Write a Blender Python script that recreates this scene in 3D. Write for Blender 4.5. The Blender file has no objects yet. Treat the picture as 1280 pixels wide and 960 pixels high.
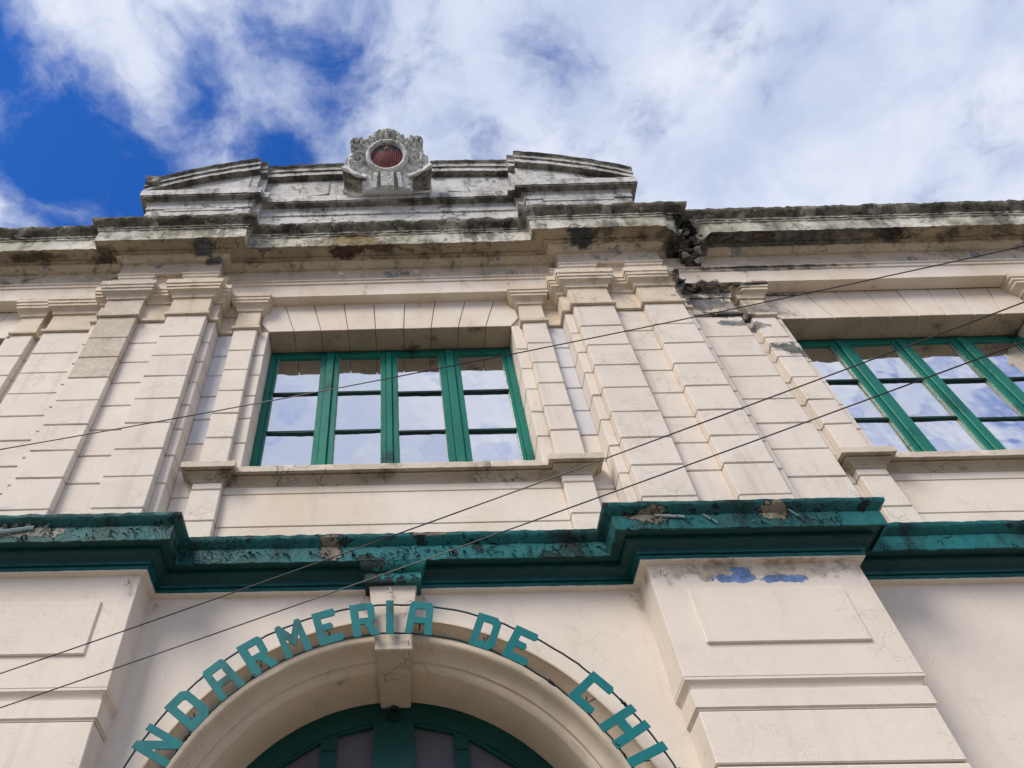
import bpy, bmesh, math, random
from mathutils import Vector, Matrix, noise
random.seed(7)
S = bpy.context.scene
COL = S.collection

# ------------------------------------------------------------------ camera
cam_d = bpy.data.cameras.new('camera')
cam = bpy.data.objects.new('camera', cam_d); COL.objects.link(cam)
hx = Vector((0.99957819, 0.02379244, 0.01665409))       # world X seen in camera axes
ny = Vector((0.02899587, -0.78527662, -0.61846574))     # world Y (into the wall)
uz = Vector((-0.00163674, 0.61868777, -0.78563526))     # world Z
M3 = Matrix(((hx.x, hx.y, hx.z), (ny.x, ny.y, ny.z), (uz.x, uz.y, uz.z)))
cam.matrix_world = Matrix.Translation((0.06, -4.5, 1.6)) @ M3.to_4x4()
cam_d.sensor_width = 36; cam_d.lens = 27.0
cam_d.shift_x = 0.125; cam_d.shift_y = 0
cam_d.clip_start = 0.05; cam_d.clip_end = 2000
S.camera = cam

# ------------------------------------------------------------------ sun, sky, exposure
SUN_EL, SUN_AZ = math.radians(45), math.radians(-40)     # azimuth measured from -Y towards +X
sd = Vector((math.sin(SUN_AZ) * math.cos(SUN_EL), -math.cos(SUN_AZ) * math.cos(SUN_EL), math.sin(SUN_EL)))
sl = bpy.data.lights.new('sun', 'SUN'); sl.energy = 1.85; sl.angle = math.radians(26); sl.color = (1.0, .93, .84)
sun = bpy.data.objects.new('sun', sl); COL.objects.link(sun)
sun.rotation_euler = sd.to_track_quat('Z', 'Y').to_euler(); sun.location = (0, -10, 20)
S.view_settings.view_transform = 'Standard'; S.view_settings.look = 'None'
S.view_settings.exposure = 0.86; S.view_settings.gamma = 1.0; S.view_settings.use_curve_mapping = False
S.cycles.max_bounces = 6; S.cycles.diffuse_bounces = 4; S.cycles.use_denoising = True

class NT:
    """small helper for node trees"""
    def __init__(s, tree): s.t = tree; s.n = tree.nodes; s.l = tree.links
    def node(s, typ, **kw):
        n = s.n.new(typ)
        for k, v in kw.items(): setattr(n, k, v)
        return n
    def put(s, sock, v):
        if hasattr(v, 'node'): s.l.new(v, sock)
        else: sock.default_value = v
    def math(s, op, a, b=0.0, c=None, clamp=False):
        n = s.node('ShaderNodeMath', operation=op, use_clamp=clamp); s.put(n.inputs[0], a); s.put(n.inputs[1], b)
        if c is not None: s.put(n.inputs[2], c)
        return n.outputs[0]
    def vmath(s, op, a, b=(0, 0, 0)):
        n = s.node('ShaderNodeVectorMath', operation=op); s.put(n.inputs[0], a); s.put(n.inputs[1], b)
        return n.outputs['Value'] if op in ('LENGTH', 'DISTANCE', 'DOT_PRODUCT') else n.outputs[0]
    def ramp(s, v, a, b, lo=0.0, hi=1.0):
        n = s.node('ShaderNodeMapRange'); n.clamp = True; n.interpolation_type = 'SMOOTHSTEP'
        s.put(n.inputs[0], v); s.put(n.inputs[1], a); s.put(n.inputs[2], b); s.put(n.inputs[3], lo); s.put(n.inputs[4], hi)
        return n.outputs[0]
    def noise(s, vec, scale, detail=4, rough=.55, dist=0.0):
        n = s.node('ShaderNodeTexNoise'); s.put(n.inputs['Vector'], vec)
        n.inputs['Scale'].default_value = scale; n.inputs['Detail'].default_value = detail
        n.inputs['Roughness'].default_value = rough; n.inputs['Distortion'].default_value = dist
        return n.outputs['Fac']
    def noisec(s, vec, scale, detail=4):
        n = s.node('ShaderNodeTexNoise'); s.put(n.inputs['Vector'], vec)
        n.inputs['Scale'].default_value = scale; n.inputs['Detail'].default_value = detail
        return n.outputs['Color']
    def mix(s, f, a, b, mode='MIX'):
        n = s.node('ShaderNodeMix', data_type='RGBA', blend_type=mode)
        s.put(n.inputs[0], f)
        for i, v in ((6, a), (7, b)):
            if not hasattr(v, 'node') and len(v) == 3: v = (*v, 1)
            s.put(n.inputs[i], v)
        return n.outputs[2]

world = bpy.data.worlds.new('World'); S.world = world; world.use_nodes = True
w = NT(world.node_tree); w.n.clear()
sky = w.node('ShaderNodeTexSky', sky_type='NISHITA', sun_disc=False)
sky.sun_elevation = SUN_EL; sky.sun_rotation = math.atan2(sd.x, sd.y); sky.altitude = 400; sky.air_density = 1.0; sky.dust_density = .3; sky.ozone_density = 3.0
tc = w.node('ShaderNodeTexCoord')
sep = w.node('ShaderNodeSeparateXYZ'); w.l.new(tc.outputs['Generated'], sep.inputs[0])
zc = w.math('MAXIMUM', w.math('ADD', sep.outputs[2], 0.12), 0.06)
U = w.math('DIVIDE', sep.outputs[0], zc); V = w.math('DIVIDE', sep.outputs[1], zc)
cb = w.node('ShaderNodeCombineXYZ'); w.l.new(U, cb.inputs[0]); w.l.new(V, cb.inputs[1]); uv = cb.outputs[0]
warp = w.vmath('ADD', uv, w.vmath('SCALE', w.vmath('SUBTRACT', w.noisec(uv, 5.0, 5), (.5, .5, .5)), (0, 0, 0)))
warp.node.inputs[1].links[0].from_node.inputs['Scale'].default_value = .15
def gap(cx, cy, rx, ry, ang, wt):
    m = w.node('ShaderNodeMapping', vector_type='TEXTURE'); w.l.new(warp, m.inputs[0])
    m.inputs['Location'].default_value = (cx, cy, 0); m.inputs['Rotation'].default_value = (0, 0, ang); m.inputs['Scale'].default_value = (rx, ry, 1)
    return w.math('MULTIPLY', w.ramp(w.math('SUBTRACT', 1.0, w.vmath('LENGTH', m.outputs[0])), -1.1, .9), wt)
gaps = [(-.375, .34, .12, .085, .9, 1.5), (-.33, .45, .11, .085, .2, 1.45), (-.44, .20, .09, .05, 1.0, 1.3), (-.145, .35, .05, .06, 0, 1.15), (-.09, .225, .08, .04, .3, 1.0), (-.22, .24, .05, .08, .4, .85), (-.37, .47, .10, .05, .1, 1.4),
        (-.13, .28, .17, .16, .2, .62), (.08, .36, .05, .04, .5, .5), (.17, .25, .06, .05, .8, .45),
        (1.3, -.6, .4, .2, .4, 1.3), (-1.5, -.2, .35, .3, 0, 1.3), (.2, -1.9, .6, .3, .2, 1.3), (.9, 1.4, .4, .3, .8, 1.3), (-1.2, 1.5, .5, .3, .1, 1.3), (.5, -.8, .25, .15, .5, .35)]
g = None
for a in gaps:
    k = gap(*a); g = k if g is None else w.math('MAXIMUM', g, k)
dens = w.noise(warp, 4.2, 9, .6)
fine = w.noise(warp, 15.0, 9, .6)
dn = w.math('ADD', w.math('MULTIPLY', w.math('SUBTRACT', dens, .5), 2.0), w.math('MULTIPLY', w.math('SUBTRACT', fine, .5), 1.7))
d2 = w.math('SUBTRACT', w.math('ADD', dn, .62), g)
cover = w.ramp(d2, -.65, .60)
lum = w.noise(warp, 6.0, 8, .58); lum2 = w.noise(uv, 1.6, 3, .5)
shade = w.math('ADD', w.math('MULTIPLY', lum, .5), w.math('MULTIPLY', lum2, .5))
cloudc = w.mix(w.ramp(shade, .36, .62), (.29, .335, .45), (.45, .475, .54))
skyb = w.mix(1.0, sky.outputs[0], (.15, .50, 1.03), 'MULTIPLY')
skys = w.vmath('SCALE', skyb); skys.node.inputs['Scale'].default_value = 0.10
body = w.mix(w.math('POWER', cover, 1.15), skys, cloudc)
bg = w.node('ShaderNodeBackground'); w.l.new(body, bg.inputs[0]); bg.inputs[1].default_value = 1.0
wo = w.node('ShaderNodeOutputWorld'); w.l.new(bg.outputs[0], wo.inputs[0])

# ------------------------------------------------------------------ materials
def new_mat(name):
    m = bpy.data.materials.new(name); m.use_nodes = True; t = NT(m.node_tree)
    return m, t, t.n['Principled BSDF']

def spot(t, P, wob, c, r, soft=.12):
    d = t.vmath('LENGTH', t.vmath('DIVIDE', t.vmath('SUBTRACT', P, c), r))
    d = t.math('ADD', d, wob)
    return t.ramp(d, 1.0 + soft, 1.0 - soft)

def plaster(name, base, alt=None, grime=.0, grimec=(.035, .032, .028), zgr=None, crack=.35, peel=0.0, peelc=(.30, .29, .27),
            spots=(), rough=.75, bump=.35, streak=0.0, craze=False):
    """painted render: brushed relief, hairline cracks, streaks of dirt, flaked patches and named spots of bare ground"""
    m, t, b = new_mat(name)
    geo = t.node('ShaderNodeNewGeometry'); P = geo.outputs['Position']
    sp = t.node('ShaderNodeSeparateXYZ'); t.l.new(P, sp.inputs[0]); Z = sp.outputs[2]
    n1 = t.noise(P, 1.3, 5); n2 = t.noise(P, 9.0, 6, .65); n3 = t.noise(P, 55.0, 4, .7)
    alt = alt or tuple(c * .88 for c in base)
    col = t.mix(t.ramp(n1, .35, .68), base, alt)
    col = t.mix(t.ramp(n2, .50, .80, 0, .30), col, tuple(c * .72 for c in base))
    zf = 1.0
    if zgr: zf = t.ramp(Z, zgr[0], zgr[1])
    mp = t.node('ShaderNodeMapping'); t.l.new(P, mp.inputs[0]); mp.inputs['Scale'].default_value = (7, 7, .8)
    st = t.noise(mp.outputs[0], 1.0, 6, .65)
    if streak: col = t.mix(t.math('MULTIPLY', t.ramp(st, .52, .75), streak), col, tuple(c * .45 for c in base))
    wobn = t.noise(P, 8.0, 9, .72)
    wob = t.math('MULTIPLY', t.math('SUBTRACT', wobn, .5), 3.6)
    height = t.math('ADD', t.math('MULTIPLY', n3, .25), t.math('MULTIPLY', n2, .5))
    # hairline cracks
    wv = t.vmath('ADD', P, t.vmath('SCALE', t.vmath('SUBTRACT', t.noisec(P, 5.0, 4), (.5, .5, .5))))
    wv.node.inputs[1].links[0].from_node.inputs['Scale'].default_value = .35
    vo = t.node('ShaderNodeTexVoronoi', feature='DISTANCE_TO_EDGE'); t.put(vo.inputs['Vector'], wv); vo.inputs['Scale'].default_value = 5.5
    line = t.math('MULTIPLY', t.ramp(vo.outputs['Distance'], .016, .002), t.ramp(t.noise(P, 1.9, 3), .53, .62))
    vo2 = t.node('ShaderNodeTexVoronoi', feature='DISTANCE_TO_EDGE'); t.put(vo2.inputs['Vector'], wv); vo2.inputs['Scale'].default_value = 24
    line2 = t.math('MULTIPLY', t.ramp(vo2.outputs['Distance'], .05, .01), t.ramp(t.noise(P, 2.4, 4), .56, .66))
    if craze:
        vo3 = t.node('ShaderNodeTexVoronoi', feature='DISTANCE_TO_EDGE'); t.put(vo3.inputs['Vector'], wv); vo3.inputs['Scale'].default_value = 42
        line2 = t.math('MAXIMUM', line2, t.ramp(vo3.outputs['Distance'], .10, .02, 0, .9))
    line = t.math('MULTIPLY', t.math('MAXIMUM', line, t.math('MULTIPLY', line2, .6)), crack)
    col = t.mix(line, col, tuple(c * .35 for c in base))
    height = t.math('SUBTRACT', height, t.math('MULTIPLY', line, 1.4))
    if peel:
        pf = t.ramp(t.math('ADD', t.noise(P, 3.2, 9, .68), t.math('MULTIPLY', t.math('SUBTRACT', n2, .5), .25)), .66 - peel * .25, .675 - peel * .25)
        if zgr: pf = t.math('MULTIPLY', pf, zf)
        col = t.mix(pf, col, t.mix(n3, peelc, tuple(c * .55 for c in peelc)))
        height = t.math('SUBTRACT', height, t.math('MULTIPLY', pf, .7))
    if grime:
        gf = t.ramp(t.math('ADD', t.math('MULTIPLY', t.noise(P, 2.6, 9, .72), .65), t.math('MULTIPLY', st, .35)), .60 - grime * .22, .72 - grime * .16)
        speck = t.ramp(t.noise(P, 38.0, 6, .75), .55, .66)
        gf = t.math('MULTIPLY', gf, t.math('ADD', .55, t.math('MULTIPLY', n3, .6)), clamp=True)
        gf = t.math('MAXIMUM', gf, t.math('MULTIPLY', speck, min(1, grime)), clamp=True)
        if zgr: gf = t.math('MULTIPLY', gf, zf)
        col = t.mix(gf, col, grimec)
    for c, r, cc, s in spots:
        f = spot(t, P, wob, c, r, s)
        sub = t.mix(t.ramp(n2, .4, .6), cc, tuple(q * .6 for q in cc))
        col = t.mix(f, col, sub); height = t.math('SUBTRACT', height, t.math('MULTIPLY', f, .9))
    t.l.new(col, b.inputs['Base Color']); b.inputs['Roughness'].default_value = rough
    b.inputs['Specular IOR Level'].default_value = .22
    bp = t.node('ShaderNodeBump'); bp.inputs['Strength'].default_value = bump; bp.inputs['Distance'].default_value = .012
    t.l.new(height, bp.inputs['Height']); t.l.new(bp.outputs[0], b.inputs['Normal'])
    return m

CREAM = (.75, .67, .58)
DARK = (.03, .028, .026); BLACK = (.015, .014, .014); CONC = (.25, .24, .225); BRICK = (.14, .075, .06)
RIGHT_SPOTS = [((3.3, -.2, 8.62), (.36, .3, .11), CONC, .1), ((3.28, -.2, 8.42), (.30, .3, .12), CONC, .1), ((3.25, -.2, 8.70), (.30, .3, .035), DARK, .1),
               ((4.0, -.1, 7.65), (.22, .2, .09), (.17, .18, .165), .2), ((3.55, 0, 8.05), (.22, .2, .06), (.26, .26, .25), .2), ((3.45, 0, 8.22), (.3, .3, .05), (.12, .115, .11), .2), ((3.9, -.1, 8.70), (.6, .3, .03), (.10, .09, .08), .4), ((4.2, -.15, 9.0), (.9, .3, .03), (.14, .13, .115), .5), ((3.8, -.1, 8.35), (.35, .3, .10), (.33, .30, .26), .5)]
M = {}
M['wall'] = plaster('cream_paint', CREAM, (.66, .55, .43), grime=.14, zgr=(7.8, 9.2), crack=.22, bump=.5, spots=RIGHT_SPOTS, streak=.25)
M['block'] = plaster('cream_block_paint', (.735, .66, .575), (.68, .60, .515), grime=.14, zgr=(7.2, 9.0), crack=.22, bump=.7, spots=RIGHT_SPOTS, streak=.28)
M['rough_block'] = plaster('crazed_cream_paint', (.68, .585, .48), (.61, .52, .415), grime=0, crack=.20, bump=1.3, streak=.3, craze=True)
M['joint'] = plaster('joint_render', (.36, .30, .255), crack=0, bump=.2)  # the joints' own darker render colour
M['head_soffit'] = plaster('dark_soffit_paint', (.40, .335, .25), (.30, .25, .185), grime=.25, crack=.5, bump=.6)  # darker, browner colour for the undersides of the window heads
M['blue_block'] = plaster('pale_blue_paint', (.63, .62, .635), (.58, .58, .60), crack=.3, bump=.4)
M['band'] = plaster('cream_band_paint', (.69, .585, .46), (.58, .48, .36), grime=.30, zgr=(8.0, 9.3), crack=.5, bump=.5, spots=RIGHT_SPOTS, streak=.5)
CS = [((-2.08, -.42, 9.33), (.10, .16, .05), (.13, .14, .155), .4), ((-1.97, -.30, 9.26), (.10, .08, .05), (.15, .16, .175), .4), ((2.15, -.45, 9.35), (.16, .2, .07), (.07, .085, .085), .3), ((3.35, -.5, 9.40), (.16, .5, .24), BLACK, .1),
      ((3.05, -.5, 9.45), (.26, .4, .05), BRICK, .1), ((3.62, -.4, 9.33), (.22, .3, .10), (.045, .04, .036), .35), ((4.45, -.42, 9.33), (.30, .12, .06), (.06, .055, .05), .4), ((3.95, -.24, 9.28), (.3, .06, .04), (.05, .045, .04), .4), ((5.6, -.4, 9.33), (.2, .1, .06), DARK, .4), ((4.3, -.35, 9.33), (1.1, .3, .09), (.17, .165, .15), .5), ((-3.2, -.33, 9.33), (.14, .10, .04), (.10, .085, .07), .5), ((-3.38, -.3, 9.20), (.06, .2, .10), BLACK, .2),
      ((-.47, -.33, 9.335), (.16, .09, .05), (.11, .06, .045), .3), ((-.1, -.38, 9.335), (.2, .05, .05), (.16, .11, .07), .3), ((-4.0, -.36, 9.33), (.30, .05, .04), (.10, .08, .06), .5), ((3.2, -.3, 9.1), (.5, .3, .05), CONC, .3)]
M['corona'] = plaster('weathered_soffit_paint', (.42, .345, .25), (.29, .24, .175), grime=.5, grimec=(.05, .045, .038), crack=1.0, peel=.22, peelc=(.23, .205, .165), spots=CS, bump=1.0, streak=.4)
M['corona_face'] = plaster('peeling_white_paint', (.66, .63, .55), (.36, .34, .25), grime=.7, grimec=(.09, .085, .065), crack=1.0, peel=.25, peelc=(.30, .285, .24), spots=[((-.42, -.45, 9.43), (.34, .3, .14), (.27, .20, .09), .4), ((3.35, -.5, 9.45), (.12, .5, .14), BLACK, .1)], bump=1.0, streak=.9)
M['frieze'] = plaster('scraped_frieze_paint', (.64, .545, .42), (.52, .44, .33), grime=.32, zgr=(8.6, 9.2), crack=.8, peel=.2, peelc=(.33, .36, .40), spots=CS[:3], bump=.7, streak=.4)
M['crown'] = plaster('mossy_crown', (.22, .20, .155), (.09, .08, .06), grime=.68, grimec=(.022, .021, .017), crack=.6, peel=.45, peelc=(.44, .41, .34), bump=1.4, streak=.8, rough=.95)
M['attic'] = plaster('lichen_white_paint', (.60, .59, .565), (.46, .45, .42), grime=.55, grimec=(.10, .092, .08), crack=1.0, peel=.2, peelc=(.34, .32, .28), bump=1.0, streak=.9)
M['attic_edge'] = plaster('mouldy_render', (.36, .335, .285), (.22, .20, .17), grime=.8, grimec=(.04, .037, .03), crack=1.0, bump=1.3, streak=.9, rough=.92)
M['attic_top'] = plaster('black_mould_render', (.17, .155, .125), (.07, .065, .052), grime=.9, grimec=(.018, .017, .015), crack=.6, bump=1.4, rough=.95)
M['crest'] = plaster('crest_white_paint', (.76, .76, .74), (.64, .64, .61), grime=.30, grimec=(.09, .085, .075), crack=1.0, bump=1.1, streak=.5)
M['crest_dark'] = plaster('crest_hollow_paint', (.52, .48, .41), (.28, .25, .21), grime=.7, grimec=(.02, .018, .015), crack=.5, bump=1.2)  # darker, blotchier colour for the scroll hollows
TEAL = (.011, .15, .155); SHADE_TEAL = (.005, .045, .047)
GS = [((-2.62, -.5, 5.15), (.34, .3, .05), (.27, .26, .22), .06), ((-.45, -.25, 5.17), (.085, .2, .09), (.22, .195, .15), .08), ((1.78, -.5, 5.17), (.15, .3, .055), (.24, .22, .16), .1), ((2.62, -.5, 5.2), (.10, .3, .07), (.25, .22, .165), .08), ((.28, -.27, 5.25), (.14, .2, .012), (.35, .26, .22), .2)]
M['teal_peel'] = plaster('peeling_teal_paint', TEAL, (.02, .085, .085), grime=.55, grimec=(.006, .018, .018), crack=1.0, peel=.30, peelc=(.012, .034, .034), spots=GS, bump=1.6, streak=.5, rough=.5)
M['teal_shaded'] = plaster('shaded_teal_paint', SHADE_TEAL, (.006, .05, .052), grime=.15, grimec=(.004, .015, .016), crack=.3, bump=.5, rough=.42)  # shade under the string course put into the teal, plus dark grime
M['teal_lip'] = plaster('lip_teal_paint', (.010, .13, .135), (.008, .09, .09), grime=.25, grimec=(.006, .02, .02), crack=.6, bump=.8, rough=.45)
M['sign'] = plaster('sign_teal_enamel', (.006, .165, .172), (.006, .14, .15), crack=0, bump=.4, grime=.22, grimec=(.03, .05, .04), rough=.55, streak=.5)
M['rail'] = plaster('rail_green', (.012, .045, .045), crack=0, bump=.1, rough=.5)
M['window_green'] = plaster('window_green_paint', (.008, .175, .13), (.008, .135, .10), grime=.28, grimec=(.005, .02, .02), crack=.5, bump=.5, rough=.42)
M['bar_dark'] = plaster('rotten_bar_paint', (.012, .05, .045), (.01, .02, .02), crack=.4, bump=1.0)
M['putty'] = plaster('old_putty', (.38, .33, .26), crack=.5, bump=1.0)
M['door_green'] = plaster('door_green_paint', (.005, .062, .052), (.004, .045, .04), grime=.1, grimec=(.004, .015, .014), crack=.3, bump=.5, rough=.4)
M['blue_bare'] = plaster('bare_blue_paint', (.17, .27, .50), (.15, .24, .45), crack=.3, bump=.3)
M['arch'] = plaster('arch_paint', (.68, .575, .45), (.60, .50, .38), grime=.06, crack=.45, bump=.35)
M['keystone'] = plaster('keystone_paint', (.64, .555, .46), (.55, .47, .38), grime=.08, crack=.8, bump=.8, streak=.3)
M['lower'] = plaster('lower_cream_paint', (.745, .665, .575), (.70, .615, .525), crack=.15, bump=.5, streak=.22,
                     spots=[((2.45, -.27, 4.86), (.75, .2, .06), (.60, .50, .40), .3), ((2.30, -.27, 4.80), (.16, .1, .04), (.17, .27, .50), .05), ((2.56, -.27, 4.79), (.15, .1, .03), (.17, .27, .50), .05), ((2.33, -.27, 4.86), (.06, .1, .04), (.17, .27, .50), .05)])
M['rust'] = plaster('rubble', (.17, .115, .09), (.09, .075, .065), grime=.4, crack=.8, bump=1.5)
M['rubble_pale'] = plaster('pale_rubble', (.45, .38, .31), (.3, .26, .22), grime=.3, crack=.8, bump=1.4)
M['flake'] = plaster('paint_flake', (.30, .33, .31), (.12, .2, .2), grime=.4, grimec=(.02, .03, .03), crack=.5, bump=.8)
M['hook'] = plaster('hook_paint', (.55, .49, .43), crack=0, bump=.1)

m, t, b = new_mat('wire'); b.inputs['Base Color'].default_value = (.02, .018, .02, 1); b.inputs['Roughness'].default_value = .5; M['wire'] = m
m, t, b = new_mat('room_dark'); b.inputs['Base Color'].default_value = (.05, .045, .045, 1); M['room'] = m
def glass(name, refl, tint, base=(.02, .018, .022)):
    m, t, b = new_mat(name)
    geo = t.node('ShaderNodeNewGeometry')
    b.inputs['Base Color'].default_value = (.02, .018, .022, 1)
    b.inputs['Roughness'].default_value = .5
    nn = t.noise(geo.outputs['Position'], 2.2, 2)
    bp = t.node('ShaderNodeBump'); bp.inputs['Strength'].default_value = .22; bp.inputs['Distance'].default_value = .03; t.l.new(nn, bp.inputs['Height'])
    gl = t.node('ShaderNodeBsdfGlossy'); gl.inputs['Color'].default_value = (*tint, 1); gl.inputs['Roughness'].default_value = .03
    t.l.new(bp.outputs[0], gl.inputs['Normal'])
    dust = t.ramp(t.noise(geo.outputs['Position'], 12, 5, .7), .4, .8, 0, .10)
    dc = t.mix(dust, base, (.30, .27, .28)); t.l.new(dc, b.inputs['Base Color'])
    mx = t.node('ShaderNodeMixShader'); fr = t.node('ShaderNodeFresnel'); fr.inputs[0].default_value = 1.5
    f = t.math('ADD', fr.outputs[0], refl, clamp=True); t.l.new(f, mx.inputs[0])
    t.l.new(b.outputs[0], mx.inputs[1]); t.l.new(gl.outputs[0], mx.inputs[2]); t.l.new(mx.outputs[0], t.n['Material Output'].inputs[0])
    return m
M['glass'] = glass('window_glass', .78, (.95, .94, .95))
M['door_glass'] = glass('door_glass', -.03, (.45, .40, .42), (.075, .068, .072))
# shield: striped red field under a dark blue chief
m, t, b = new_mat('shield_paint'); tcn = t.node('ShaderNodeTexCoord'); s3 = t.node('ShaderNodeSeparateXYZ'); t.l.new(tcn.outputs['Object'], s3.inputs[0])
wv = t.math('SINE', t.math('MULTIPLY', s3.outputs[0], 2 * math.pi / .027)); red = t.mix(t.ramp(wv, -.3, .6), (.05, .010, .008), (.26, .030, .018))
chief = t.mix(t.ramp(t.noise(tcn.outputs['Object'], 30, 5), .52, .62), (.012, .022, .05), (.22, .13, .10))
cc = t.mix(t.ramp(t.math('ADD', s3.outputs[1], t.math('MULTIPLY', t.noise(tcn.outputs['Object'], 25, 3), .03)), .560, .575), red, chief)
cc = t.mix(t.ramp(t.noise(tcn.outputs['Object'], 40, 5, .7), .60, .66), cc, (.36, .30, .27))
t.l.new(cc, b.inputs['Base Color']); b.inputs['Roughness'].default_value = .6; M['shield'] = m
# ground materials
def ground_mat(name, c):
    m, t, b = new_mat(name); geo = t.node('ShaderNodeNewGeometry'); P = geo.outputs['Position']
    col = t.mix(t.noise(P, 30, 5, .7), c, tuple(q * .6 for q in c)); col = t.mix(t.ramp(t.noise(P, .7, 4), .5, .7, 0, .4), col, tuple(q * .7 for q in c))
    t.l.new(col, b.inputs['Base Color']); b.inputs['Roughness'].default_value = .9; return m
M['asphalt'] = ground_mat('asphalt', (.055, .055, .057)); M['paving'] = ground_mat('paving_concrete', (.36, .31, .24)); M['kerb'] = ground_mat('kerb_concrete', (.40, .39, .36)); M['paint_white'] = ground_mat('road_paint', (.7, .7, .68))
M['soil'] = ground_mat('far_ground', (.2, .18, .14))

# ------------------------------------------------------------------ mesh helpers
class MB:
    def __init__(s): s.v = []; s.f = []; s.m = []
    def add(s, vs, fs, mi=0):
        o = len(s.v); s.v += [tuple(p) for p in vs]
        for f in fs: s.f.append([o + i for i in f]); s.m.append(mi)
    def box(s, x0, x1, y0, y1, z0, z1, bev=0.0, mi=0, jit=0.0):
        if x0 > x1: x0, x1 = x1, x0
        if y0 > y1: y0, y1 = y1, y0
        c = [(x0 + x1) / 2, (y0 + y1) / 2, (z0 + z1) / 2]; h = [(x1 - x0) / 2, (y1 - y0) / 2, (z1 - z0) / 2]
        if bev <= 0:
            vs = [(c[0] + a * h[0], c[1] + b_ * h[1], c[2] + d * h[2]) for a in (-1, 1) for b_ in (-1, 1) for d in (-1, 1)]
            if jit: vs = [tuple(q + random.uniform(-jit, jit) for q in p) for p in vs]
            s.add(vs, [(0, 1, 3, 2), (4, 6, 7, 5), (0, 4, 5, 1), (2, 3, 7, 6), (0, 2, 6, 4), (1, 5, 7, 3)], mi); return
        bev = min(bev, min(h) * .45); vs = []; idx = {}
        for a in (-1, 1):
            for b_ in (-1, 1):
                for d in (-1, 1):
                    sg = (a, b_, d); jj = [random.uniform(-jit, jit) for _ in range(3)]
                    for ax in range(3):
                        p = [c[i] + sg[i] * (h[i] - (0 if i == ax else bev)) + jj[i] for i in range(3)]
                        idx[(sg, ax)] = len(vs); vs.append(tuple(p))
        fs = []
        for ax in range(3):
            o1, o2 = [i for i in range(3) if i != ax]
            for sg in (-1, 1):
                q = []
                for (p, r) in ((-1, -1), (1, -1), (1, 1), (-1, 1)):
                    k = [0, 0, 0]; k[ax] = sg; k[o1] = p; k[o2] = r; q.append(idx[(tuple(k), ax)])
                fs.append(q)
            # edges parallel to axis ax
            for p in (-1, 1):
                for r in (-1, 1):
                    k0 = [0, 0, 0]; k0[o1] = p; k0[o2] = r; k1 = list(k0); k0[ax] = -1; k1[ax] = 1
                    fs.append([idx[(tuple(k0), o1)], idx[(tuple(k1), o1)], idx[(tuple(k1), o2)], idx[(tuple(k0), o2)]])
        for a in (-1, 1):
            for b_ in (-1, 1):
                for d in (-1, 1): fs.append([idx[((a, b_, d), i)] for i in range(3)])
        s.add(vs, fs, mi)
    def prism(s, pts, y0, y1, mi=0):
        """polygon in XZ, extruded along Y"""
        n = len(pts); vs = [(x, y0, z) for x, z in pts] + [(x, y1, z) for x, z in pts]
        s.add(vs, [list(range(n)), list(range(2 * n - 1, n - 1, -1))] + [[i, (i + 1) % n, n + (i + 1) % n, n + i] for i in range(n)], mi)
    def tube(s, pts, r, seg=6, mi=0):
        pts = [Vector(p) for p in pts]; rings = []
        for i, p in enumerate(pts):
            d = (pts[min(i + 1, len(pts) - 1)] - pts[max(i - 1, 0)]).normalized()
            a = d.orthogonal().normalized() if i == 0 else (rings_a - d * rings_a.dot(d)).normalized()
            rings_a = a; b_ = d.cross(a); rr = r[i] if isinstance(r, (list, tuple)) else r
            rings.append([p + (a * math.cos(k * 2 * math.pi / seg) + b_ * math.sin(k * 2 * math.pi / seg)) * rr for k in range(seg)])
        vs = [q for ring in rings for q in ring]; n = len(pts)
        fs = [[i * seg + k, i * seg + (k + 1) % seg, (i + 1) * seg + (k + 1) % seg, (i + 1) * seg + k] for i in range(n - 1) for k in range(seg)]
        fs += [list(range(seg - 1, -1, -1)), [(n - 1) * seg + k for k in range(seg)]]
        s.add(vs, fs, mi)
    def sweep(s, path, prof, mats=None, i0=0, i1=None, step=.25, jit=0.0, caps=True, nfreq=9.0, hurt=None):
        """profile (out, z) swept along an orthogonal XY path, mitred; i0..i1 choose path vertices (mitres still match their neighbours)"""
        i1 = len(path) - 1 if i1 is None else i1
        nrm = []
        for a, b_ in zip(path, path[1:]):
            d = Vector((b_[0] - a[0], b_[1] - a[1])).normalized(); nrm.append(Vector((d.y, -d.x)))
        def off(i):
            a = nrm[max(i - 1, 0)]; b_ = nrm[min(i, len(nrm) - 1)]
            return a + b_ if abs(a.dot(b_)) < .5 else a
        st = []
        for i in range(i0, i1):
            a, b_ = Vector(path[i]), Vector(path[i + 1]); L = (b_ - a).length; n = max(1, int(L / step))
            for k in range(n): st.append((a, b_, off(i), off(i + 1), k / n))
        a, b_ = Vector(path[i1 - 1]), Vector(path[i1]); st.append((a, b_, off(i1 - 1), off(i1), 1.0))
        vs = []; P = len(prof)
        for a, b_, oa, ob, f in st:
            for j, (o, z) in enumerate(prof):
                q = (a + oa * o) * (1 - f) + (b_ + ob * o) * f; x, y = q
                if jit and 0 < j < P - 1:
                    nv = noise.noise_vector(Vector((x * nfreq, y * nfreq + j * 1.7, z * nfreq))); x += nv.x * jit * .4; y += nv.y * jit; z += nv.z * jit
                if hurt: x, y, z = hurt(x, y, z, o)
                vs.append((x, y, z))
        fs = []; mi = []
        for i in range(len(st) - 1):
            for j in range(P - 1):
                fs.append([i * P + j, (i + 1) * P + j, (i + 1) * P + j + 1, i * P + j + 1]); mi.append(mats[j] if mats else 0)
        o = len(s.v); s.v += vs; s.f += [[o + q for q in f] for f in fs]; s.m += mi
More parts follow.
